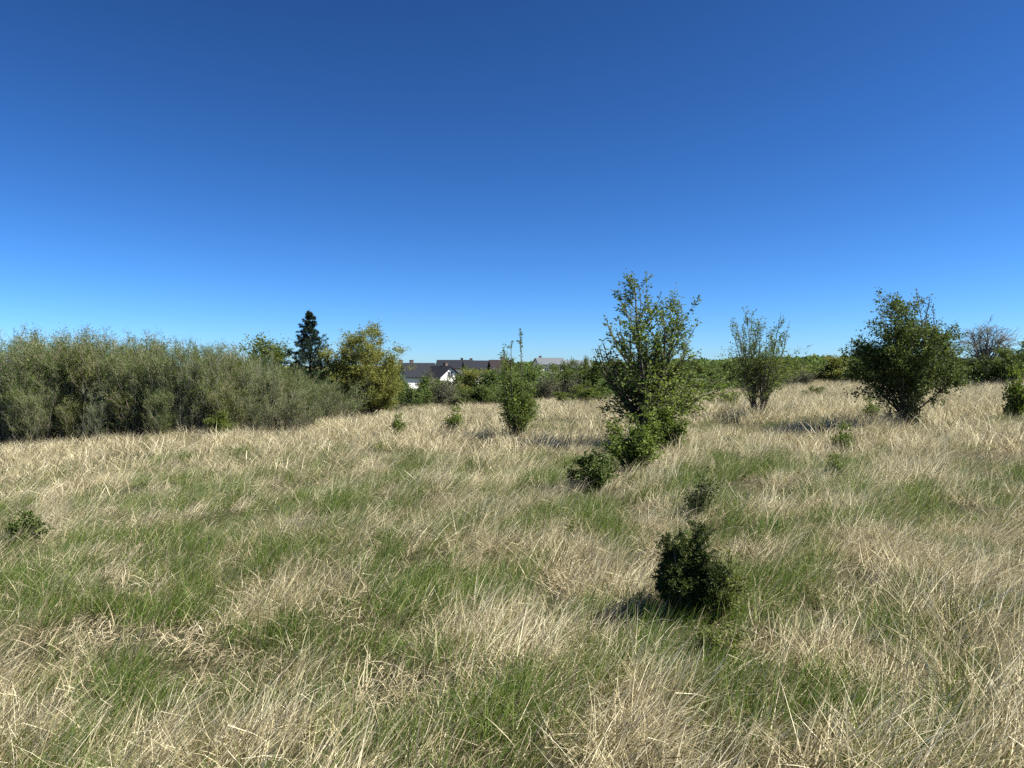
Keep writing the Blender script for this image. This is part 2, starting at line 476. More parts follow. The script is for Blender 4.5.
def scatter(name, label, coll, x, y, rotz, sxy, sz, tilt=0.12, seed=1):
    rng = np.random.default_rng(seed)
    n = len(x)
    z = terrain(x, y)
    me = bpy.data.meshes.new(name)
    me.vertices.add(n)
    me.vertices.foreach_set('co', np.stack([x, y, z], -1).astype(np.float32).ravel())
    a = me.attributes.new('pick', 'INT', 'POINT'); a.data.foreach_set('value', rng.integers(0, len(coll.objects), n).astype(np.int32))
    a = me.attributes.new('rot', 'FLOAT_VECTOR', 'POINT')
    a.data.foreach_set('vector', np.stack([rng.normal(0, tilt, n), rng.normal(0, tilt, n), rotz], -1).astype(np.float32).ravel())
    a = me.attributes.new('scl', 'FLOAT_VECTOR', 'POINT')
    a.data.foreach_set('vector', np.stack([sxy, sxy, sz], -1).astype(np.float32).ravel())
    o = obj(name, me)
    md = o.modifiers.new('scatter', 'NODES'); md.node_group = scatter_group(name, coll)
    o['kind'] = 'stuff'; o['label'] = label; o['category'] = 'grass'
    return o

rng0 = np.random.default_rng(7)
def wedge(r0, r1, half, dens):
    n = int(dens * half / 180 * math.pi * (r1 * r1 - r0 * r0))
    r = np.sqrt(rng0.uniform(r0 * r0, r1 * r1, n)); a = np.radians(rng0.uniform(-half, half, n))
    return r * np.sin(a), r * np.cos(a)

def greenness(x, y):
    """how green the sward is at a place, 0..1: patches of fresh growth among last year's straw"""
    g = 0.62 + 0.42 * (fbm(x / 1.3, y / 2.0, 41, 4) - 0.5)
    g = g + 1.25 * (vnoise(x / 0.32, y / 0.48, 43) - 0.5) + 0.22 * (vnoise(x / 5.0, y / 5.0, 44) - 0.5)
    a = np.arctan2(x, np.maximum(y, 0.3))
    r = np.hypot(x, y)
    g = g + 0.22 * np.exp(-((r - 9.5) / 3.2) ** 2) * sstep(0.05, -0.35, a)      # greener hollow on the left
    g = g + 0.16 * np.exp(-((r - 8) / 3.0) ** 2) * sstep(0.38, 0.62, a)         # and at the far right
    g = g - 0.08 * sstep(5, 2.5, r)
    e = 11 + 5.5 * sstep(0.05, -0.3, a)                                        # the straw takes over farther out, sooner on the right
    g = g - 0.40 * sstep(e, e + 5, r)
    return np.clip(g, 0, 1)

def clumpy(x, y):
    return fbm(x / 0.6, y / 0.7, 77, 2)

def lean_dir(x, y):
    """which way the straw leans there (world angle, 0 = to the right)"""
    return (fbm(x / 2.2, y / 2.2, 91, 2) - 0.5) * 1.25 + 0.12

# the sward stays short and thin just before the foot of these bushes: (picture column, depth, radius, how much)
SHORT = [(690, 4.62, 0.32, 0.95), (712, 4.25, 0.26, 0.8), (635, 11.0, 0.6, 0.75), (592, 9.4, 0.5, 0.75), (704, 7.15, 0.35, 0.7), (25, 8.0, 0.4, 0.7), (907, 15.7, 0.5, 0.6), (521, 16.7, 0.5, 0.7)]
def thin(x, y):
    k = np.ones(len(x))
    for px, dep, r, am in SHORT:
        k *= 1 - am * np.exp(-((np.hypot(x - at(px, dep), y - dep) / r) ** 4))
    return k

def cat(*ws):
    return np.concatenate([w[0] for w in ws]), np.concatenate([w[1] for w in ws])

def lay_grass():
    # dry tussocks
    x, y = cat(wedge(0.9, 3.2, 180, 44), wedge(3.2, 9, 75, 54), wedge(9, 18, 54, 28))
    g = greenness(x, y); c = clumpy(x, y)
    keep = rng0.random(len(x)) < thin(x, y) * np.clip(1.12 - 0.95 * g, 0.12, 1) * np.clip(4.2 * (c - 0.32), 0.03, 1)
    x, y, c = x[keep], y[keep], c[keep]; n = len(x)
    s = (0.27 + 1.16 * c) * rng0.uniform(0.8, 1.2, n)
    scatter('dry_grass', 'pale dry tussock grass leaning to the right over the near meadow', CO['dry'], x, y, lean_dir(x, y) + rng0.normal(0, 0.4, n), s, s * rng0.uniform(0.8, 1.1, n), 0.14, 1)
    # flattened thatch
    x, y = cat(wedge(0.9, 3.2, 180, 20), wedge(3.2, 9, 75, 22), wedge(9, 18, 54, 6))
    g = greenness(x, y)
    keep = rng0.random(len(x)) < thin(x, y) * np.clip(1.3 - 1.2 * g, 0.6, 1)
    x, y = x[keep], y[keep]; n = len(x)
    s = rng0.uniform(0.7, 1.35, n)
    scatter('thatch', 'flattened grey brown mat of last year\'s dead grass near the viewer', CO['mat'], x, y, lean_dir(x, y) + rng0.normal(0, 0.8, n), s, s, 0.2, 2)
    # fresh green growth
    x, y = cat(wedge(0.9, 3.2, 180, 50), wedge(3.2, 9, 75, 60), wedge(9, 20, 54, 32), wedge(20, 45, 44, 7))
    g = greenness(x, y); c2 = fbm(x / 0.5, y / 0.5, 177, 2)
    keep = rng0.random(len(x)) < thin(x, y) * np.clip(1.45 * g - 0.14, 0.07, 1) * np.clip(3.4 * (c2 - 0.27), 0.14, 1)
    x, y, g = x[keep], y[keep], g[keep]; n = len(x)
    s = (0.52 + 0.36 * g) * rng0.uniform(0.75, 1.25, n)
    scatter('green_grass', 'fresh green blades growing in patches through the straw', CO['green'], x, y, lean_dir(x, y) + rng0.normal(0, 0.45, n), s, s, 0.12, 3)
    # loose stalks
    x, y = cat(wedge(1.3, 3.2, 180, 0.5), wedge(3.2, 9, 75, 1.3), wedge(9, 20, 54, 1.8))
    c = fbm(x / 1.1, y / 1.1, 55, 2)
    keep = rng0.random(len(x)) < thin(x, y) * np.clip(2.4 * (c - 0.28), 0.12, 1)
    x, y = x[keep], y[keep]; n = len(x)
    s = rng0.uniform(0.5, 0.9, n)
    scatter('dry_stalks', 'tall bleached grass stalks sticking out of the sward', CO['stalk'], x, y, lean_dir(x, y) + rng0.normal(0, 0.5, n), s, s, 0.15, 4)
    # the far meadow
    x, y = cat(wedge(12, 30, 50, 10), wedge(30, 62, 44, 6), wedge(62, 120, 42, 1.6))
    g = greenness(x, y); c = clumpy(x / 1.7, y / 1.7); r = np.hypot(x, y)
    keep = rng0.random(len(x)) < thin(x, y) * np.clip(1.15 - 1.0 * g, 0.2, 1) * np.clip(2.4 * (c - 0.22), 0.12, 1) * sstep(11.5, 17, r)
    x, y, c = x[keep], y[keep], c[keep]; n = len(x)
    s = (0.6 + 0.7 * c) * rng0.uniform(0.8, 1.2, n)
    scatter('far_grass', 'pale straw coloured standing grass of the far meadow', CO['far'], x, y, lean_dir(x, y) * 0.6 + rng0.normal(0, 0.8, n), s * 1.1, s, 0.1, 5)
lay_grass()

# ------------------------------------------------------------------ trees: branch growth
def grow(rng, start, dirs, lengths, P, jit, trop, sag=0.0):
    B = len(start)
    pts = np.zeros((B, P, 3)); pts[:, 0] = start
    d = norm(dirs); step = (np.asarray(lengths) / (P - 1))[:, None]
    for k in range(1, P):
        d = d + rng.normal(0, jit, (B, 3))
        d[:, 2] += trop - sag * k / P
        d = norm(d)
        pts[:, k] = pts[:, k - 1] + d * step
    return pts

def radii(r0, P, tip=0.25, power=1.0):
    s = np.linspace(0, 1, P)
    return np.asarray(r0)[:, None] * (1 - (1 - tip) * s[None] ** power)

def kids(rng, pts, rad, n, t0, t1, ang, lenf, P, jit, trop, rr=0.5, sag=0.0, tip=0.3, up_only=0.0):
    """n children per parent; ang = (min, max) from the parent's direction; lenf(t, parent index) gives their length"""
    B, PP, _ = pts.shape
    n_each = n if not np.isscalar(n) else np.full(B, n)
    pi = np.repeat(np.arange(B), n_each)
    t = t0 + (t1 - t0) * rng.random(len(pi))
    f = t * (PP - 1); i = np.minimum(f.astype(int), PP - 2); w = (f - i)[:, None]
    p0 = pts[pi, i]; p1 = pts[pi, i + 1]
    pos = p0 * (1 - w) + p1 * w; tan = norm(p1 - p0)
    r = rad[pi, i] * (1 - w[:, 0]) + rad[pi, i + 1] * w[:, 0]
    rnd = norm(rng.normal(0, 1, (len(pi), 3)))
    perp = norm(rnd - tan * np.sum(rnd * tan, -1, keepdims=True))
    if up_only:
        perp[:, 2] = perp[:, 2] * (1 - up_only) + up_only * np.abs(perp[:, 2]); perp = norm(perp)
    a = rng.uniform(ang[0], ang[1], len(pi))[:, None]
    d = tan * np.cos(a) + perp * np.sin(a)
    L = lenf(t, pi) * rng.uniform(0.65, 1.25, len(pi))
    kp = grow(rng, pos, d, L, P, jit, trop, sag)
    kr = radii(np.maximum(r * rr, 0.0012), P, tip)
    return kp, kr

def tubes(G, pts, rad, sides, mi=0, tint=0.5):
    B, P, _ = pts.shape
    T = norm(np.gradient(pts, axis=1))
    ref = np.where(np.abs(T[:, :1, 2:3]) > 0.9, np.array([1.0, 0, 0]), np.array([0, 0, 1.0]))
    ref = np.broadcast_to(ref, T.shape)
    u = norm(np.cross(T, ref)); v = np.cross(T, u)
    a = np.arange(sides) * 2 * np.pi / sides
    ring = u[:, :, None] * np.cos(a)[None, None, :, None] + v[:, :, None] * np.sin(a)[None, None, :, None]
    V = pts[:, :, None] + ring * rad[:, :, None, None]
    b = (np.arange(B) * P * sides)[:, None, None]; k = (np.arange(P - 1) * sides)[None, :, None]; s = np.arange(sides)[None, None]
    s2 = (s + 1) % sides
    F = np.stack([b + k + s, b + k + s2, b + k + sides + s2, b + k + sides + s], -1).reshape(-1, 4)
    G.add(V.reshape(-1, 3), F, mi, tint)

def leaves_on(G, rng, pts, n, size, mi=0, t0=0.1, spread=0.03, forward=0.5, aspect=0.55, droop=0.0, twig_var=0.5, tint=(0.5, 0.22), drop=0.0):
    B, P, _ = pts.shape
    pi = np.repeat(np.arange(B), n)
    if drop:
        bare = rng.random(B) < drop
        pi = pi[~bare[pi]]
    t = t0 + (1 - t0) * rng.random(len(pi))
    f = t * (P - 1); i = np.minimum(f.astype(int), P - 2); w = (f - i)[:, None]
    pos = pts[pi, i] * (1 - w) + pts[pi, i + 1] * w
    tan = norm(pts[pi, i + 1] - pts[pi, i])
    pos = pos + rng.normal(0, spread, pos.shape)
    axis = tan * forward + norm(rng.normal(0, 1, pos.shape))
    tw = rng.normal(0, 1, B)[pi]
    tt = tint[0] + tint[1] * (twig_var * tw + (1 - twig_var) * rng.normal(0, 1, len(pi)))
    leaf_quads(G, rng, pos, size, tt, mi, axis, aspect, droop=droop)

def cone_dirs(rng, n, a0, a1, even=True):
    az = (np.arange(n) + rng.uniform(-0.35, 0.35, n)) * 2 * np.pi / n + rng.random() * 6.28 if even else rng.random(n) * 2 * np.pi
    a = rng.uniform(a0, a1, n)
    return np.stack([np.sin(a) * np.cos(az), np.sin(a) * np.sin(az), np.cos(a)], -1)

def plant(name, label, cat_, loc, rotz, wood, crown, wood_mats, crown_mats, group=None, wood_name='trunk', crown_name='crown', scale=1.0):
    t = thing(name, label, cat_, loc, rotz, group, scale)
    if wood is not None:
        obj(wood_name, wood.mesh(wood_name, wood_mats, True), t)
    if crown is not None:
        obj(crown_name, crown.mesh(crown_name, crown_mats), t)
    return t

def fit(wd, cr, H, W):
    """bring the grown plant to the height and crown width it should have"""
    v = np.concatenate(cr.v)
    kz = H / np.percentile(v[:, 2], 99.7); c = np.median(v[:, :2], 0) * 0
    kr = W * 0.5 / np.percentile(np.hypot(v[:, 0], v[:, 1]), 95)
    for G in (wd, cr):
        G.v = [a * np.array([kr, kr, kz]) for a in G.v]

def spot(px, dep, sink=0.03):
    x = at(px, dep)
    return (x, dep, terr(x, dep) - sink)

# ---- young tree with upswept shoots (the tall cone in the middle of the meadow)
def upswept_tree(seed, H, W, stems, leaf_n, leaf_size, top_drop=0.0, r0=0.045, skirt=1.0, limbs=52, low_t=0.32, pw=0.75, twig_n=6, ang=(28, 52), fine=1.0, tilt=(0.06, 0.24), stem_l=(0.62, 0.86), low_w=0.42, low_t0=0.12, low_ang=(50, 85)):
    rng = np.random.default_rng(seed)
    wd, cr = Geo(), Geo()
    st = np.zeros((stems, 3)); st[:, :2] = rng.normal(0, 0.05, (stems, 2))
    d = cone_dirs(rng, stems, *tilt); d[0] = (0, 0.02, 1)
    L = H * rng.uniform(*stem_l, stems); L[0] = H
    s = grow(rng, st, d, L, 12, 0.03, 0.045); sr = radii(np.full(stems, r0) * rng.uniform(0.6, 1, stems), 12, 0.1)
    tubes(wd, s, sr, 7)
    nk = np.full(stems, int(limbs * 0.28)); nk[0] = limbs
    lim, lr = kids(rng, s, sr, nk, 0.14, 0.95, (R(ang[0]), R(ang[1])),
                   lambda t, p: W * 0.5 * np.clip(1.03 - t * L[p] / H, 0.05, 1) ** pw * np.where(p == 0, 1.25, 0.85) + 0.05, 9, 0.04, 0.15, 0.5)
    tubes(wd, lim, lr, 5)
    low, lwr = kids(rng, s, sr, max(3, int(26 * skirt / stems)), low_t0, low_t, (R(low_ang[0]), R(low_ang[1])), lambda t, p: np.full(len(t), W * low_w), 8, 0.09, 0.05, 0.5)
    tubes(wd, low, lwr, 5)
    tw, tr = kids(rng, lim, lr, twig_n, 0.12, 0.95, (R(15), R(38)), lambda t, p: np.full(len(t), 0.062 * H), 5, 0.07, 0.16, 0.55)
    tubes(cr, tw, tr, 3, 1)
    leaves_on(cr, rng, tw, int(leaf_n), leaf_size, 0, 0.0, 0.012, 0.6, twig_var=0.6, drop=top_drop)
    leaves_on(cr, rng, lim, int(leaf_n * 3.4 * fine), leaf_size, 0, 0.3, 0.014, 0.6, twig_var=0.6, drop=top_drop)
    leaves_on(cr, rng, s[:, 6:], int(leaf_n * 4 * fine), leaf_size, 0, 0.2, 0.016, 0.5, twig_var=0.6)
    t2, r2 = kids(rng, low, lwr, 15, 0.1, 1.0, (R(25), R(80)), lambda t, p: np.full(len(t), 0.085 * H), 5, 0.12, 0.08, 0.55)
    tubes(cr, t2, r2, 3, 1)
    leaves_on(cr, rng, t2, int(leaf_n * 1.7), leaf_size, 0, 0.0, 0.025, 0.4, twig_var=0.6, tint=(0.58, 0.25))
    fit(wd, cr, H, W)
    return wd, cr

# ---- rounded bushy tree or shrub
def bushy(seed, H, W, stems, leaf_n, leaf_size, clear=0.15, lean=(0.1, 0.75), sub=9, twigs=7, r0=0.04, jit=0.1, trop=0.06, drop=0.0,
          spread=0.03, tint=(0.5, 0.24), aspect=0.55, twig_len=0.11, wander=0.05, globe=None, base=0.0, lvar=0.72):
    rng = np.random.default_rng(seed)
    wd, cr = Geo(), Geo()
    st = np.zeros((stems, 3)); st[:, :2] = rng.normal(0, wander * W, (stems, 2))
    d = cone_dirs(rng, stems, lean[0], lean[1])
    st[:, 2] = base * H
    if base:
        n3 = 5
        f = grow(rng, rng.normal(0, 0.05, (n3, 3)) * [1, 1, 0], cone_dirs(rng, n3, 0.03, 0.16), np.full(n3, base * H * 1.25), 7, 0.05, 0.02)
        tubes(wd, f, radii(np.full(n3, r0 * 1.25), 7, 0.7), 7)
    a = np.arccos(np.clip(d[:, 2], -1, 1))
    L = 1.0 / np.sqrt((np.cos(a) / H) ** 2 + (np.sin(a) / (W * 0.5)) ** 2)
    if globe:
        zc, sa, sw = (globe - base) * H, (1 - globe) * H, W * 0.5
        A = (np.sin(a) / sw) ** 2 + (np.cos(a) / sa) ** 2; Bq = np.cos(a) * zc / sa ** 2; Cq = (zc / sa) ** 2 - 1
        L = (Bq + np.sqrt(np.maximum(Bq * Bq - A * Cq, 0))) / A
    L = L * rng.uniform(lvar, 1.0, stems)
    s = grow(rng, st, d, L, 10, jit * 0.5, trop); sr = radii(np.full(stems, r0) * rng.uniform(0.6, 1, stems), 10, 0.14)
    tubes(wd, s, sr, 6)
    lim, lr = kids(rng, s, sr, sub, clear, 1.0, (R(22), R(62)), lambda t, p: L[p] * 0.42 * (1.1 - t * 0.75), 7, jit, trop, 0.55)
    tubes(wd, lim, lr, 4)
    tw, tr = kids(rng, lim, lr, twigs, 0.1, 1.0, (R(20), R(65)), lambda t, p: np.full(len(t), twig_len * H), 5, jit, trop, 0.6)
    tubes(cr, tw, tr, 3, 1)
    if leaf_n:
        leaves_on(cr, rng, tw, leaf_n, leaf_size, 0, 0.0, spread, 0.5, aspect=aspect, twig_var=0.6, tint=tint, drop=drop)
        leaves_on(cr, rng, lim, leaf_n * 2, leaf_size, 0, 0.3, spread, 0.5, aspect=aspect, twig_var=0.6, tint=tint, drop=drop)
    fit(wd, cr, H, W)
    return wd, cr

# 1 the tall upswept tree
wd, cr = upswept_tree(11, top_h(655, 271, 15), 2.4, 8, 6, 0.048, skirt=1.3, limbs=54, ang=(32, 56), low_t0=0.17, low_t=0.34, low_ang=(45, 75), twig_n=5)
plant('fruit_tree', 'tallest young fruit tree, cone of upswept leafy shoots in the middle of the meadow', 'tree', spot(647, 15), 0.4,
      wd, cr, [M['bark']], [M['leaf_pear'], M['twig_dark']])

# 2 shrub with two tall bare leaders
def leader_shrub():
    H = top_h(512, 327, 17.3)
    wd, cr = bushy(21, 2.0, 0.92, 13, 9, 0.048, 0.1, (0.03, 0.36), 9, 7, 0.022, 0.1, 0.05, twig_len=0.13)
    rng = np.random.default_rng(22)
    st = np.array([[-0.12, 0, 0.2], [-0.05, 0.03, 0.2], [0.02, -0.02, 0.2], [-0.2, 0.03, 0.2]])
    d = np.array([[-0.06, 0, 1], [-0.16, 0.02, 1], [0.03, 0.0, 1], [-0.10, 0, 1.0]])
    L = np.array([H - 0.5, H - 0.62, H - 0.2, H - 0.72])
    s = grow(rng, st, d, L, 12, 0.02, 0.02); sr = radii(np.array([0.022, 0.02, 0.021, 0.018]), 12, 0.25)
    tubes(wd, s, sr, 5)
    leaves_on(cr, rng, s[:, 10:], 16, 0.045, 0, 0.3, 0.018, 0.8, tint=(0.4, 0.2))
    leaves_on(cr, rng, s[2:3, 8:], 60, 0.05, 0, 0.0, 0.02, 1.0, tint=(0.4, 0.2))
    tw, tr = kids(rng, s, sr, 2, 0.78, 0.95, (R(35), R(60)), lambda t, p: np.full(len(t), 0.13), 5, 0.08, 0.1, 0.6)
    tubes(cr, tw, tr, 3, 1)
    leaves_on(cr, rng, tw, 14, 0.05, 0, 0.4, 0.02, 0.7, tint=(0.4, 0.2))
    return wd, cr
wd, cr = leader_shrub()
plant('shrub', 'dense green shrub with tall bare leaders tipped by leaf tufts rising above the far roofs', 'shrub', spot(519, 17.3), 0.0,
      wd, cr, [M['bark']], [M['leaf_pear'], M['twig_grey']], wood_name='stems')

# 3 vase-shaped sparse tree
wd, cr = upswept_tree(31, top_h(757, 311, 20), 2.0, 15, 5, 0.042, r0=0.026, skirt=2.8, top_drop=0.12, limbs=30, low_t0=0.24, low_t=0.5, low_ang=(35, 65), twig_n=5, ang=(22, 42), fine=0.9, tilt=(0.10, 0.50), stem_l=(0.74, 1.0))
plant('fruit_tree', 'slender fruit tree with thin sparse upright shoots over a dense lower skirt', 'tree', spot(757, 20), 1.0,
      wd, cr, [M['bark']], [M['leaf_pear'], M['twig_grey']])

# 4 dense dark round tree at the right
def round_tree():
    H = top_h(905, 290, 16.3)
    wd, cr = bushy(41, H * 0.95, 2.05, 26, 11, 0.052, 0.2, (0.02, 0.75), 11, 8, 0.024, 0.11, 0.04, twig_len=0.08, globe=0.56, base=0.09, wander=0.03, lvar=0.82)
    rng = np.random.default_rng(42)
    st = rng.normal(0, 0.26, (9, 3)) * [1, 1, 0] + [0.05, 0, H * 0.5]
    d = cone_dirs(rng, 9, 0.05, 0.6)
    L = H * rng.uniform(0.36, 0.5, 9); L[0] = H * 0.52; d[0] = (-0.03, 0, 1)
    s = grow(rng, st, d, L, 10, 0.04, 0.03); sr = radii(np.full(9, 0.014), 10, 0.25)
    tubes(wd, s, sr, 5)
    leaves_on(cr, rng, s[:, 4:], 40, 0.045, 0, 0.1, 0.02, 0.5)
    # low suckers round the foot
    d = cone_dirs(rng, 64, 0.03, 0.45); q = grow(rng, rng.normal(0, 0.12, (64, 3)) * [1, 1, 0], d, rng.uniform(0.45, 1.05, 64), 6, 0.08, 0.07)
    tubes(wd, q, radii(np.full(64, 0.009), 6, 0.3), 4)
    leaves_on(cr, rng, q, 40, 0.045, 0, 0.1, 0.04, 0.3, tint=(0.35, 0.2))
    return wd, cr
wd, cr = round_tree()
plant('hawthorn_tree', 'dense dark green rounded tree on a short dark foot at the right of the meadow', 'tree', spot(907, 16.3), 0.3,
      wd, cr, [M['bark']], [M['leaf_dark'], M['twig_dark']])

# 5 bare domed tree behind it
def bare_tree():
    rng = np.random.default_rng(51)
    H = top_h(988, 320, 40); W = 4.5
    wd, cr = Geo(), Geo()
    s = grow(rng, np.zeros((1, 3)), np.array([[0.02, 0, 1.0]]), np.array([H * 0.36]), 8, 0.03, 0.02); sr = radii(np.array([0.12]), 8, 0.75)
    tubes(wd, s, sr, 8)
    d = cone_dirs(rng, 11, 0.1, 0.95)
    a = grow(rng, np.tile(s[0, -1] - [0, 0, 0.06], (11, 1)), d, H * rng.uniform(0.46, 0.6, 11), 9, 0.07, 0.04); ar = radii(rng.uniform(0.035, 0.06, 11), 9, 0.2)
    tubes(wd, a, ar, 6)
    b, br = kids(rng, a, ar, 9, 0.2, 1.0, (R(20), R(60)), lambda t, p: H * 0.27 * (1.15 - t * 0.6), 7, 0.10, 0.03, 0.6)
    tubes(wd, b, br, 4)
    c, c_r = kids(rng, b, br, 9, 0.15, 1.0, (R(20), R(65)), lambda t, p: np.full(len(t), H * 0.12), 5, 0.12, 0.0, 0.65, sag=0.05)
    tubes(cr, c, np.maximum(c_r, 0.006), 3, 1)
    leaves_on(cr, rng, c, 3, 0.045, 0, 0.3, 0.02, 0.5, tint=(0.3, 0.1), drop=0.4)
    fit(wd, cr, H, W)
    return wd, cr
wd, cr = bare_tree()
plant('bare_tree', 'nearly leafless grey tree with a domed net of fine branches behind the dark rounded tree', 'tree', spot(986, 40), 0.0,
      wd, cr, [M['bark_grey']], [M['leaf_pear'], M['twig_grey']])

# 6 spruce
def spruce():
    rng = np.random.default_rng(61)
    dep = 38
    H = top_h(310, 309, dep); W = 6.0
    wd, cr = Geo(), Geo()
    s = grow(rng, np.zeros((1, 3)), np.array([[0, 0, 1.0]]), np.array([H]), 16, 0.006, 0.02); sr = radii(np.array([0.10]), 16, 0.05)
    tubes(wd, s, sr, 8)
    nw = 24
    for k in range(nw):
        t = 0.06 + 0.895 * k / (nw - 1)
        nb = int(9 - 3 * t)
        z = np.array([0, 0, t * H])
        L = (W * 0.5 * (1 - t) ** 1.08 + 0.02) * rng.uniform(0.5, 1.2, nb)
        az = (np.arange(nb) + rng.random()) * 2 * np.pi / nb + rng.normal(0, 0.25, nb)
        el = rng.uniform(-0.22, 0.08, nb) + 0.45 * t
        d = np.stack([np.cos(az) * np.cos(el), np.sin(az) * np.cos(el), np.sin(el)], -1)
        b = grow(rng, np.tile(z, (nb, 1)) + rng.normal(0, 0.03, (nb, 3)), d, L, 8, 0.03, 0.018, sag=0.025)
        br = radii(np.full(nb, 0.02 * (1.1 - t)), 8, 0.2)
        tubes(cr, b, br, 4, 1)
        tw, tr = kids(rng, b, br, 12, 0.12, 1.0, (R(30), R(65)), lambda tt, p: L[p] * 0.27 * (1.2 - tt) + 0.03, 5, 0.05, -0.03, 0.5)
        tubes(cr, tw, tr, 3, 1)
        leaves_on(cr, rng, tw, 28, 0.07 + 0.055 * (1 - t), 0, 0.0, 0.02, 1.2, aspect=0.22, droop=0.35, tint=(0.45, 0.25))
        leaves_on(cr, rng, b, 34, 0.07 + 0.055 * (1 - t), 0, 0.1, 0.02, 1.2, aspect=0.22, droop=0.2, tint=(0.5, 0.25))
    leaves_on(cr, rng, s[:, 12:], 60, 0.07, 0, 0.2, 0.01, 0.8, aspect=0.22)
    return wd, cr
wd, cr = spruce()
plant('spruce_tree', 'dark spruce with a pointed top rising behind the end of the willow thicket', 'tree', spot(310, 38), 0.0,
      wd, cr, [M['bark']], [M['needle'], M['twig_dark']])

# 7 golden willow
def gold_willow():
    rng = np.random.default_rng(71)
    dep = 37
    H = top_h(366, 326, dep); W = 3.7
    wd, cr = bushy(72, H, W, 34, 15, 0.085, 0.3, (0.02, 1.0), 8, 8, 0.045, 0.08, 0.05, spread=0.06, aspect=0.45, twig_len=0.08, globe=0.55, wander=0.04, lvar=0.94)
    return wd, cr
wd, cr = gold_willow()
plant('willow_tree', 'domed yellow green willow with a forked trunk beside the dark spruce', 'tree', spot(366, 37), 0.0,
      wd, cr, [M['bark']], [M['leaf_gold'], M['twig_gold']])

# small bare-stemmed shrub in front of the golden willow
wd, cr = bushy(75, 1.9, 1.3, 9, 3, 0.045, 0.2, (0.05, 0.5), 8, 7, 0.018, 0.1, 0.05, twig_len=0.14)
plant('shrub', 'thin brownish shrub with bare stems in front of the yellow green willow', 'shrub', spot(352, 31), 0.0,
      wd, cr, [M['bark_grey']], [M['leaf_willow'], M['twig']], wood_name='stems')

# green trees behind the thicket, left of the spruce
wd, cr = bushy(81, top_h(272, 337, 48), 5.2, 9, 13, 0.11, 0.15, (0.05, 0.9), 10, 8, 0.08, 0.1, 0.05, spread=0.09)
plant('broadleaf_tree', 'rounded bright green tree showing behind the thicket just left of the spruce', 'tree', spot(270, 48), 0.0,
      wd, cr, [M['bark']], [M['leaf_spring'], M['twig_dark']])

# ------------------------------------------------------------------ willow thicket on the left
def willow_shrub(seed, H, W, leaf_n, spread=0.05):
    rng = np.random.default_rng(seed)
    wd, cr = Geo(), Geo()
    n = 20
    st = np.zeros((n, 3)); st[:, :2] = rng.normal(0, 0.22, (n, 2))
    d = cone_dirs(rng, n, 0.02, 0.34, False)
    L = H * rng.uniform(0.6, 1.0, n)
    s = grow(rng, st, d, L, 10, 0.035, 0.05); sr = radii(rng.uniform(0.012, 0.03, n), 10, 0.12)
    tubes(wd, s, sr, 5)
    a, ar = kids(rng, s, sr, 12, 0.07, 0.97, (R(14), R(42)), lambda t, p: L[p] * 0.30 * (1.15 - t * 0.8), 7, 0.06, 0.09, 0.55)
    tubes(cr, a, ar, 3, 1)
    b, br = kids(rng, a, ar, 6, 0.1, 1.0, (R(15), R(45)), lambda t, p: np.full(len(t), H * 0.085), 5, 0.06, 0.09, 0.6)
    tubes(cr, b, np.maximum(br, 0.0028), 3, 1)
    leaves_on(cr, rng, b, leaf_n, 0.055, 0, 0.0, spread, 0.9, aspect=0.36, twig_var=0.6, tint=(0.5, 0.27), drop=0.15)
    fit(wd, cr, H, W)
    return wd, cr
TH = 'willow shrubs of the thicket along the left side'
protos = []
for k, (lf, leafmat, twm) in enumerate([(12, 'leaf_willow', 'twig'), (9, 'leaf_willow', 'twig_grey'), (12, 'leaf_spring', 'twig'), (7, 'leaf_willow', 'twig'), (12, 'leaf_pear', 'twig_grey')]):
    wd, cr = willow_shrub(900 + k, 3.55, 1.7, lf)
    t = plant('willow_shrub', 'many-stemmed olive green willow shrub in the dense thicket along the left side', 'shrub', (0, 0, 0), 0, wd, cr,
              [M['bark_grey']], [M[leafmat], M[twm]], group=TH, wood_name='stems')
    protos.append([t, False])
rngt = np.random.default_rng(99)
def thicket_top(px):
    return np.interp(px, [-260, 0, 60, 110, 150, 200, 240, 265, 290, 320, 350], [334, 333, 331, 334, 338, 341, 346, 355, 366, 377, 390])
def place_willow(px, dep, row):
    h = top_h(px, row, dep)
    k = rngt.choice([0, 0, 1, 2, 3, 4])
    p = protos[k]
    w = max(0.7, min(1.15, h / 3.4)) * rngt.uniform(0.9, 1.15)
    loc = spot(px, dep); rz = rngt.uniform(0, 6.28); scl = (w, w, h / 3.55)
    if not p[1]:
        p[0].location = loc; p[0].rotation_euler = (0, 0, rz); p[0].scale = scl; p[1] = True
    else:
        dup(p[0], loc, rz, scale=scl)
for row_i, (dep0, dp, off) in enumerate([(24.6, 0.0, 4), (25.7, 0.0, 0), (27.2, 0.0, -2), (29.5, 0, -3)]):
    px = -150.0 - 9 * row_i
    while px < 334:
        d = dep0 + rngt.uniform(-0.35, 0.35) + 0.0075 * max(0, px - 200)
        place_willow(px, d, float(thicket_top(px)) + off + rngt.uniform(-2, 6))
        px += 27 * (1 + 0.15 * row_i) * rngt.uniform(0.8, 1.25)
px = -120.0
while px < 330:
    place_willow(px, 24.0 + rngt.uniform(-0.3, 0.3) + 0.0075 * max(0, px - 200), float(np.interp(px, [0, 200, 346], [383, 385, 402])) + rngt.uniform(-12, 12))
    px += 30 * rngt.uniform(0.7, 1.4)
for p in protos:
    if not p[1]:
        place_willow(120, 28, 336)

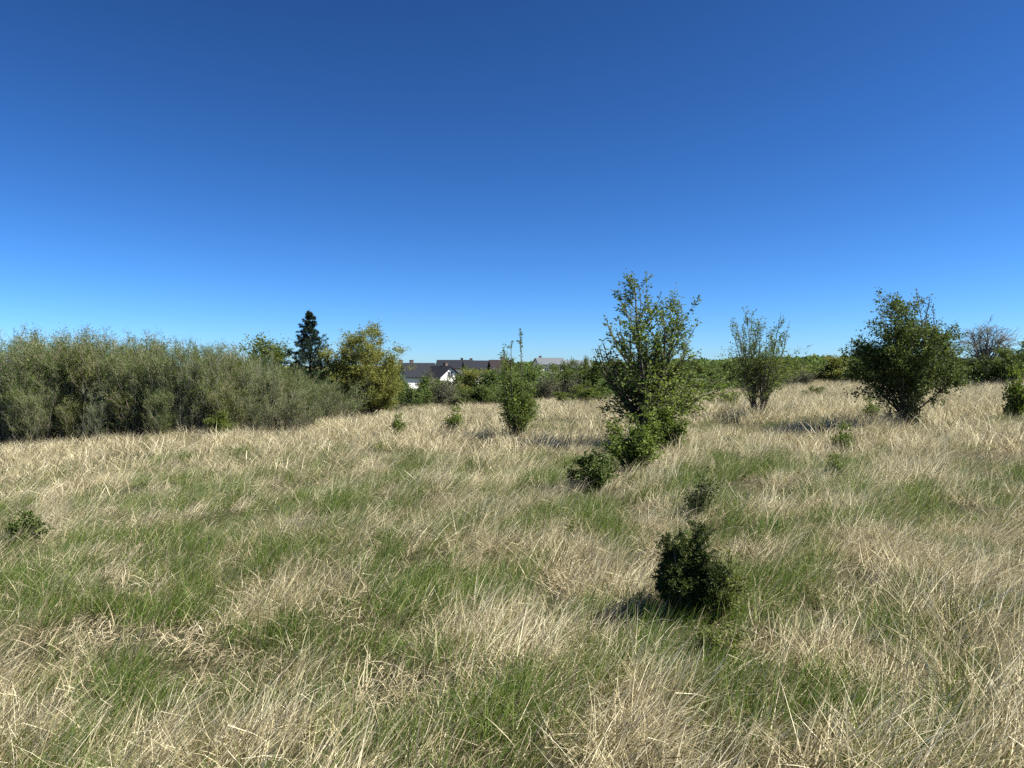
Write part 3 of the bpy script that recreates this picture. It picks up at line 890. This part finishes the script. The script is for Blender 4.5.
# low bright bushes at the foot of the thicket
wd, cr = bushy(931, 0.9, 0.75, 9, 8, 0.05, 0.08, (0.05, 0.6), 8, 6, 0.012, 0.1, 0.05, twig_len=0.16)
plant('bush', 'small bright green bush at the foot of the thicket', 'bush', spot(222, 22.8), 0, wd, cr, [M['bark']], [M['leaf_spring'], M['twig']], wood_name='stems')

# ------------------------------------------------------------------ hedge of bushes and trees behind the meadow
hp = {}
def hedge_proto(key, **kw):
    wd, cr = bushy(kw.pop('seed'), 2.6, kw.pop('W', 3.0), kw.pop('stems', 9), kw.pop('leaf_n', 11), kw.pop('leaf_size', 0.10), 0.08, kw.pop('lean', (0.05, 1.1)), 9, 7,
                   kw.pop('r0', 0.035), 0.11, 0.05, spread=kw.pop('spread', 0.07), **kw)
    return wd, cr
specs = {
    'green':  (dict(seed=601), 'leaf_spring', 'twig_dark', 'bush'),
    'dark':   (dict(seed=602), 'leaf_dark', 'twig_dark', 'bush'),
    'mid':    (dict(seed=603), 'leaf_dark', 'twig_dark', 'bush'),
    'olive':  (dict(seed=604, leaf_n=8), 'leaf_willow', 'twig', 'bush'),
    'grey':   (dict(seed=605, leaf_n=6, leaf_size=0.08), 'leaf_grey', 'twig_grey', 'bush'),
    'gold':   (dict(seed=606, leaf_n=9), 'leaf_gold', 'twig', 'bush'),
}
pmesh = {}
for k, (kw, lm, tm, nm) in specs.items():
    wd, cr = hedge_proto(k, **dict(kw))
    pmesh[k] = (wd.mesh('stems', [M['bark']], True), cr.mesh('crown', [M[lm], M[tm]]))
def hedge(kind, px, dep, row, wpx, label, group=None, cat_='bush', name='bush'):
    h = top_h(px, row, dep)
    w = wpx * dep / FPX / 2.9
    t = thing(name, label, cat_, spot(px, dep, 0.1), rngt.uniform(0, 6.28), group, (w, w, h / 2.6))
    obj('stems', pmesh[kind][0], t); obj('crown', pmesh[kind][1], t)
    return t
GB = 'bushes of the green belt between the meadow and the houses'
LB = 'green to grey bush in the scrub belt between the meadow and the houses'
# singled out
hedge('grey', 452, 44, 375, 60, 'grey brown leafless bush below the white gable', None)
hedge('gold', 476, 56, 368, 44, 'yellowish green low bush below the long dark roofs')
hedge('grey', 577, 46, 372, 44, 'bare greyish bush left of the tallest fruit tree')
hedge('green', 585, 38, 384, 60, 'bright green bush in front of the bare greyish bush')
hedge('grey', 800, 52, 364, 40, 'bare grey bush with pale twigs right of the slender tree')
hedge('gold', 836, 58, 354, 44, 'yellowish green bush in the hedge right of the bare grey bush')
hedge('green', 815, 34, 384, 26, 'small bright green bush in straw right of the slender tree')
hedge('dark', 420, 50, 376, 48, 'dark green bush below the house with the white wall')
hedge('mid', 1004, 38, 347, 66, 'broad dark green bush at the right picture edge below the bare tree')
hedge('green', 726, 26, 388, 30, 'bright green bush just left of the slender tree')
hedge('grey', 398, 40, 399, 44, 'low brown leafless scrub right of the yellow green willow')
# the rest of the belt
belt = [
    ('olive', 441, 62, 376, 60), ('mid', 466, 64, 370, 50), ('olive', 540, 66, 366, 56), ('mid', 556, 70, 364, 50),
    ('olive', 402, 56, 377, 48), ('grey', 428, 60, 374, 58), ('olive', 488, 50, 370, 54), ('olive', 506, 54, 368, 54), ('dark', 484, 43, 385, 44), ('olive', 410, 46, 388, 40),
    ('olive', 530, 52, 370, 56), ('grey', 552, 50, 369, 56), ('mid', 566, 60, 366, 50), ('dark', 592, 56, 366, 50), ('olive', 604, 44, 374, 54), ('grey', 616, 58, 362, 54),
    ('olive', 636, 48, 370, 60), ('olive', 660, 54, 366, 60), ('olive', 692, 42, 373, 66), ('olive', 714, 50, 365, 54), ('dark', 738, 54, 364, 56), ('grey', 760, 48, 367, 56),
    ('dark', 784, 58, 362, 54), ('olive', 812, 60, 362, 50), ('olive', 858, 56, 360, 50), ('dark', 880, 52, 358, 60), ('olive', 905, 50, 360, 60), ('dark', 930, 48, 353, 62),
    ('mid', 955, 46, 351, 56), ('dark', 975, 44, 353, 50), ('olive', 1024, 46, 342, 66), ('dark', 1060, 46, 340, 70), ('mid', 1105, 44, 342, 70), ('dark', 1150, 46, 340, 70),
]
for k, px, dep, row, w in belt:
    hedge(k, px, dep, row + rngt.uniform(-4.5, 2.5), w * rngt.uniform(0.8, 1.2), LB, GB)
# far trees round the houses
FT = 'trees far off round the houses on the skyline'
LF = 'small dark green tree far off on the skyline near the houses'
for k, px, dep, row, w in [('mid', 385, 150, 362, 26), ('dark', 446, 170, 368, 16), ('green', 468, 120, 366, 24), ('dark', 511, 130, 359, 16), ('mid', 520, 200, 361, 16),
                           ('mid', 570, 140, 359, 16), ('dark', 583, 150, 357, 18), ('mid', 594, 140, 360, 20), ('dark', 616, 150, 358, 26), ('mid', 640, 140, 360, 30), ('dark', 668, 160, 360, 30),
                           ('mid', 700, 150, 360, 30), ('dark', 730, 170, 361, 34), ('mid', 770, 170, 361, 34), ('dark', 800, 180, 360, 34), ('mid', 868, 160, 356, 34), ('dark', 915, 150, 354, 40),
                           ('mid', 1010, 120, 346, 50), ('dark', 250, 90, 352, 40), ('mid', 200, 100, 350, 50), ('dark', 140, 110, 348, 60), ('mid', 60, 110, 346, 60), ('dark', 345, 120, 360, 30)]:
    hedge(k, px, dep, row, w, LF, FT, 'tree', 'broadleaf_tree')

# woodland along the horizon: one mass of leaf clumps
def far_wood():
    rng = np.random.default_rng(701)
    G = Geo()
    n = 90000
    a = np.radians(rng.uniform(-60, 60, n)); r = rng.uniform(430, 520, n)
    x = r * np.sin(a); y = r * np.cos(a)
    h = (0.7 + 0.75 * fbm(a * 70, a * 0 + 3.3, 19, 3)) * 7.0 * (0.7 + 0.4 * vnoise(a * 9, a * 0, 3))
    z = terrain(x, y) + h * np.sqrt(rng.random(n))
    leaf_quads(G, rng, np.stack([x, y, z], -1), 1.5, 0.4 + 0.25 * rng.normal(0, 1, n), 0, None, 0.8)
    o = obj('distant_woodland', G.mesh('distant_woodland', [M['leaf_willow']]))
    o['kind'] = 'stuff'; o['label'] = 'dark far-off strip of woodland on the horizon'; o['category'] = 'woodland'
far_wood()

# ------------------------------------------------------------------ small plants in the meadow
def small(seed, H, W, stems, leaf_n, ls, **kw):
    return bushy(seed, H, W, stems, leaf_n, ls, kw.pop('clear', 0.06), kw.pop('lean', (0.03, 0.8)), kw.pop('sub', 7), kw.pop('twigs', 6), kw.pop('r0', 0.009), 0.1, kw.pop('trop', 0.06),
                 spread=kw.pop('spread', 0.02), twig_len=kw.pop('twig_len', 0.16), **kw)

# juniper in front
def juniper(seed, H, W, n, dens=1.0):
    rng = np.random.default_rng(seed)
    wd, cr = Geo(), Geo()
    st = np.zeros((n, 3)); st[:, :2] = rng.normal(0, 0.04, (n, 2))
    d = cone_dirs(rng, n, 0.08, 0.85); a = np.arccos(d[:, 2])
    L = H * 0.85 / np.sqrt(np.cos(a) ** 2 + (np.sin(a) * H * 0.85 / (W * 0.5)) ** 2) * rng.uniform(0.7, 1.1, n)
    d[0] = (-0.03, 0, 1); L[0] = H; d[1] = (-0.12, -0.05, 1); L[1] = H * 0.92; d[2] = (0.08, 0.05, 1); L[2] = H * 0.86
    s = grow(rng, st, d, L, 9, 0.035, 0.05); sr = radii(rng.uniform(0.005, 0.011, n), 9, 0.2)
    tubes(wd, s, sr, 5)
    b, br = kids(rng, s, sr, int(16 * dens), 0.12, 1.0, (R(25), R(65)), lambda t, p: L[p] * 0.24 * (1.2 - 0.7 * t) + 0.02, 6, 0.08, 0.08, 0.5)
    tubes(cr, b, br, 3, 1)
    c, c_r = kids(rng, b, br, 6, 0.15, 1.0, (R(25), R(60)), lambda t, p: np.full(len(t), 0.075 * H), 4, 0.08, 0.05, 0.6)
    tubes(cr, c, c_r, 3, 1)
    leaves_on(cr, rng, c, 24, 0.02, 0, 0.0, 0.005, 0.9, aspect=0.3, tint=(0.4, 0.25))
    leaves_on(cr, rng, b, 34, 0.019, 0, 0.05, 0.004, 0.9, aspect=0.24, tint=(0.35, 0.25))
    fit(wd, cr, H, W)
    return wd, cr
wd, cr = juniper(301, 0.61, 0.42, 32)
plant('juniper_bush', 'dark pointed juniper bush standing in the grass in the right foreground', 'bush', spot(689, 5.0), 0.5,
      wd, cr, [M['bark_grey']], [M['juniper'], M['twig_dark']], wood_name='stems')
wd, cr = small(311, 0.46, 0.22, 11, 8, 0.022, lean=(0.05, 0.5))  # added shoots; their yellow green paints the juniper's sunlit side
plant('sapling', 'yellow green leafy shoots added as the sunlit right side of the dark juniper', 'plant', spot(727, 4.92), 0.0,
      wd, cr, [M['twig']], [M['weed'], M['twig']], wood_name='stems')
wd, cr = small(312, 0.22, 0.34, 9, 4, 0.02, lean=(0.1, 0.8))
plant('weed', 'low yellow green weed growing in front of the dark juniper', 'plant', spot(712, 4.3), 0.0,
      wd, cr, [M['twig']], [M['weed'], M['twig']], wood_name='stems')
wd, cr = small(322, 0.52, 0.36, 9, 2, 0.028, lean=(0.05, 0.55), clear=0.3)
plant('shrub', 'small brownish shrub with bare stems and a dark top behind the juniper', 'shrub', spot(704, 7.6), 0.0,
      wd, cr, [M['twig_dark']], [M['juniper'], M['twig_dark']], wood_name='stems')
wd, cr = small(333, 0.40, 0.36, 12, 5, 0.032)
plant('bush', 'low dark green bush in the grass at the left picture edge', 'bush', spot(25, 8.4), 0.0,
      wd, cr, [M['twig_dark']], [M['leaf_dark'], M['twig_dark']], wood_name='stems')
wd, cr = small(341, 0.92, 0.85, 15, 7, 0.045, r0=0.012)
plant('bush', 'leafy green bush against the foot of the tallest fruit tree', 'bush', spot(635, 11.6), 0.0,
      wd, cr, [M['bark']], [M['leaf_pear'], M['twig_dark']], wood_name='stems')
wd, cr = small(342, 0.56, 0.58, 11, 6, 0.04, r0=0.01)
plant('bush', 'low dark green bush in straw left of and in front of the tallest fruit tree', 'bush', spot(592, 9.9), 0.0,
      wd, cr, [M['bark']], [M['leaf_dark'], M['twig_dark']], wood_name='stems')
wd, cr = small(343, 0.95, 0.7, 12, 6, 0.045, r0=0.012, clear=0.2)
plant('bush', 'sparse leafy bush against the right side of the foot of the tallest fruit tree', 'bush', spot(668, 14.2), 0.0,
      wd, cr, [M['bark']], [M['leaf_pear'], M['twig_dark']], wood_name='stems')
wd, cr = small(351, 0.78, 0.5, 7, 5, 0.042, r0=0.01)
tiny = plant('sapling', 'tiny green sapling in straw in front of the grey brown leafless bush', 'sapling', spot(455, 20), 0.0,
             wd, cr, [M['bark']], [M['leaf_pear'], M['twig_dark']], wood_name='stems')
for px, dep, sc_, lab in [(398, 21, 0.85, 'small sparse sapling in straw right of the foot of the yellow green willow'),
                          (871, 18.5, 0.85, 'small green sapling just left of the dark rounded tree'),
                          (844, 13.2, 0.8, 'knee-high dark sapling in front of and left of the dark rounded tree'),
                          (836, 9.6, 0.5, 'low dark sapling nearest the viewer below the dark rounded tree'),
                          (1017, 17, (1.15, 1.15, 1.75), 'tall leafy sapling at the right picture edge'),
                          (145, 20.5, 0.5, 'tiny dark sapling in straw before the thicket')]:
    dup(tiny, spot(px, dep), rngt.uniform(0, 6.28), lab, scale=sc_)

# ------------------------------------------------------------------ houses
def box(G, x0, x1, y0, y1, z0, z1, mi=0):
    v = np.array([[x, y, z] for z in (z0, z1) for y in (y0, y1) for x in (x0, x1)], float)
    f = [[0, 2, 3, 1], [4, 5, 7, 6], [0, 1, 5, 4], [2, 6, 7, 3], [0, 4, 6, 2], [1, 3, 7, 5]]
    G.add(v, f, mi)

def house(label, px, dep, ridge_row, L, W, pitch, rz, wall, roof, chim=(), gable_win=True, dormer=False):
    x = at(px, dep); zg = terr(x, dep)
    ridge = EYE + (YH - ridge_row) * dep / FPX - zg
    rise = W / 2 * math.tan(pitch)
    eave = ridge - rise
    t = thing('house', label, 'house', (x, dep, zg), rz)
    G = Geo()
    hw, hl = W / 2, L / 2
    v = [[-hl, -hw, -1], [hl, -hw, -1], [hl, hw, -1], [-hl, hw, -1], [-hl, -hw, eave], [hl, -hw, eave], [hl, hw, eave], [-hl, hw, eave], [-hl, 0, ridge - .02], [hl, 0, ridge - .02]]
    G.add(v, [[0, 1, 5, 4], [2, 3, 7, 6]]); G.add(v, [[1, 2, 6], [3, 0, 4]])
    G.add(v, [[1, 6, 5], [3, 4, 7], [5, 6, 9], [7, 4, 8]])
    obj('wall', G.mesh('wall', [M[wall]]), t)
    ov = 0.45; th = 0.22
    G = Geo()
    for sgn in (-1, 1):
        e = sgn * (hw + ov); ze = eave - ov * math.tan(pitch)
        a = [[-hl - ov, 0, ridge], [hl + ov, 0, ridge], [hl + ov, e, ze], [-hl - ov, e, ze]]
        b = [[p[0], p[1], p[2] + th] for p in a]
        G.add(a + b, [[0, 1, 2, 3], [4, 7, 6, 5], [0, 4, 5, 1], [1, 5, 6, 2], [2, 6, 7, 3], [3, 7, 4, 0]])
    ro = obj('roof', G.mesh('roof', [M[roof]]), t)
    for cx, cy in chim:
        G = Geo(); zt = ridge - abs(cy) * math.tan(pitch)
        box(G, cx - .32, cx + .32, cy - .3, cy + .3, zt - 0.8, ridge + 0.7)
        box(G, cx - .38, cx + .38, cy - .36, cy + .36, ridge + 0.703, ridge + 0.8)
        obj('chimney', G.mesh('chimney', [M['brick']]), ro)
    # windows on the long and the gable sides
    def window(cx, cz, w, h, face):
        F, P = Geo(), Geo()
        def put(G, u0, u1, z0, z1, d0, d1):
            if face == 'front': box(G, cx + u0, cx + u1, -hw - d1, -hw - d0, cz + z0, cz + z1)
            elif face == 'east': box(G, hl + d0, hl + d1, cx + u0, cx + u1, cz + z0, cz + z1)
            else: box(G, -hl - d1, -hl - d0, cx + u0, cx + u1, cz + z0, cz + z1)
        b = 0.09
        put(F, -w / 2, w / 2, h / 2 - b, h / 2, 0.004, 0.06); put(F, -w / 2, w / 2, -h / 2, -h / 2 + b, 0.004, 0.06)
        put(F, -w / 2, -w / 2 + b, -h / 2 + b, h / 2 - b, 0.004, 0.06); put(F, w / 2 - b, w / 2, -h / 2 + b, h / 2 - b, 0.004, 0.06)
        put(F, -.04, .04, -h / 2 + b, h / 2 - b, 0.004, 0.05)
        put(P, -w / 2 + b, w / 2 - b, -h / 2 + b, h / 2 - b, 0.006, 0.02)
        f = obj('window', F.mesh('window', [M['pvc']]), t)
        obj('pane', P.mesh('pane', [M['glass']]), f)
    nw = max(2, int(L / 3.4))
    for lv in range(int(max(1, eave // 2.7))):
        for k in range(nw):
            window(-hl + (k + .5) * L / nw, 1.5 + 2.75 * lv, 1.3, 1.3, 'front')
    if gable_win:
        for f in ('east', 'west'):
            for cz in ([1.5, eave + rise * 0.25] if rise > 1.6 else [1.5]):
                window(0.0, cz, 1.3, 1.25, f)
    G = Geo(); box(G, -0.55 + L * .18, 0.55 + L * .18, -hw - 0.07, -hw - 0.062 + 0.0, 0, 2.1)
    obj('door', G.mesh('door', [M['twig_dark']]), t)
    return t

house('white walled house with a broad dark slate roof nearest the yellow green willow', 418, 150, 364, 6.0, 6.6, R(36), R(24), 'render_white', 'roof_slate', [(-1.0, 1.0), (-3.2, 0.8)])
house('house with a bright white gable end and dark roof', 440, 148, 367, 6.4, 4.8, R(38), R(-48), 'render_white', 'roof_slate', [(1.0, 0.6)])
house('long house with a dark roof just left of the tall bare leaders', 481, 200, 361.3, 8.5, 7.5, R(30), R(10), 'render_cream', 'roof_slate', [(-2.5, 0.9)])
house('low dark roofed house behind the house with the bright white gable', 455, 230, 360.6, 10, 8, R(30), R(-3), 'render_cream', 'roof_slate', [(2, 0.8)])
house('brick house with a dark red steep roof behind the shrub with tall leaders', 500, 140, 361, 3.2, 4.4, R(42), R(14), 'render_brown', 'roof_red', [(0.6, 0.5)])
house('pale house with a grey roof right of the shrub with tall leaders', 549, 230, 358.5, 7.8, 8, R(24), R(14), 'render_cream', 'roof_grey', [(-2.5, 0.8)])
house('small cream house with a grey roof furthest right among the houses', 574, 240, 361, 9, 7, R(30), R(10), 'render_cream', 'roof_grey', [])
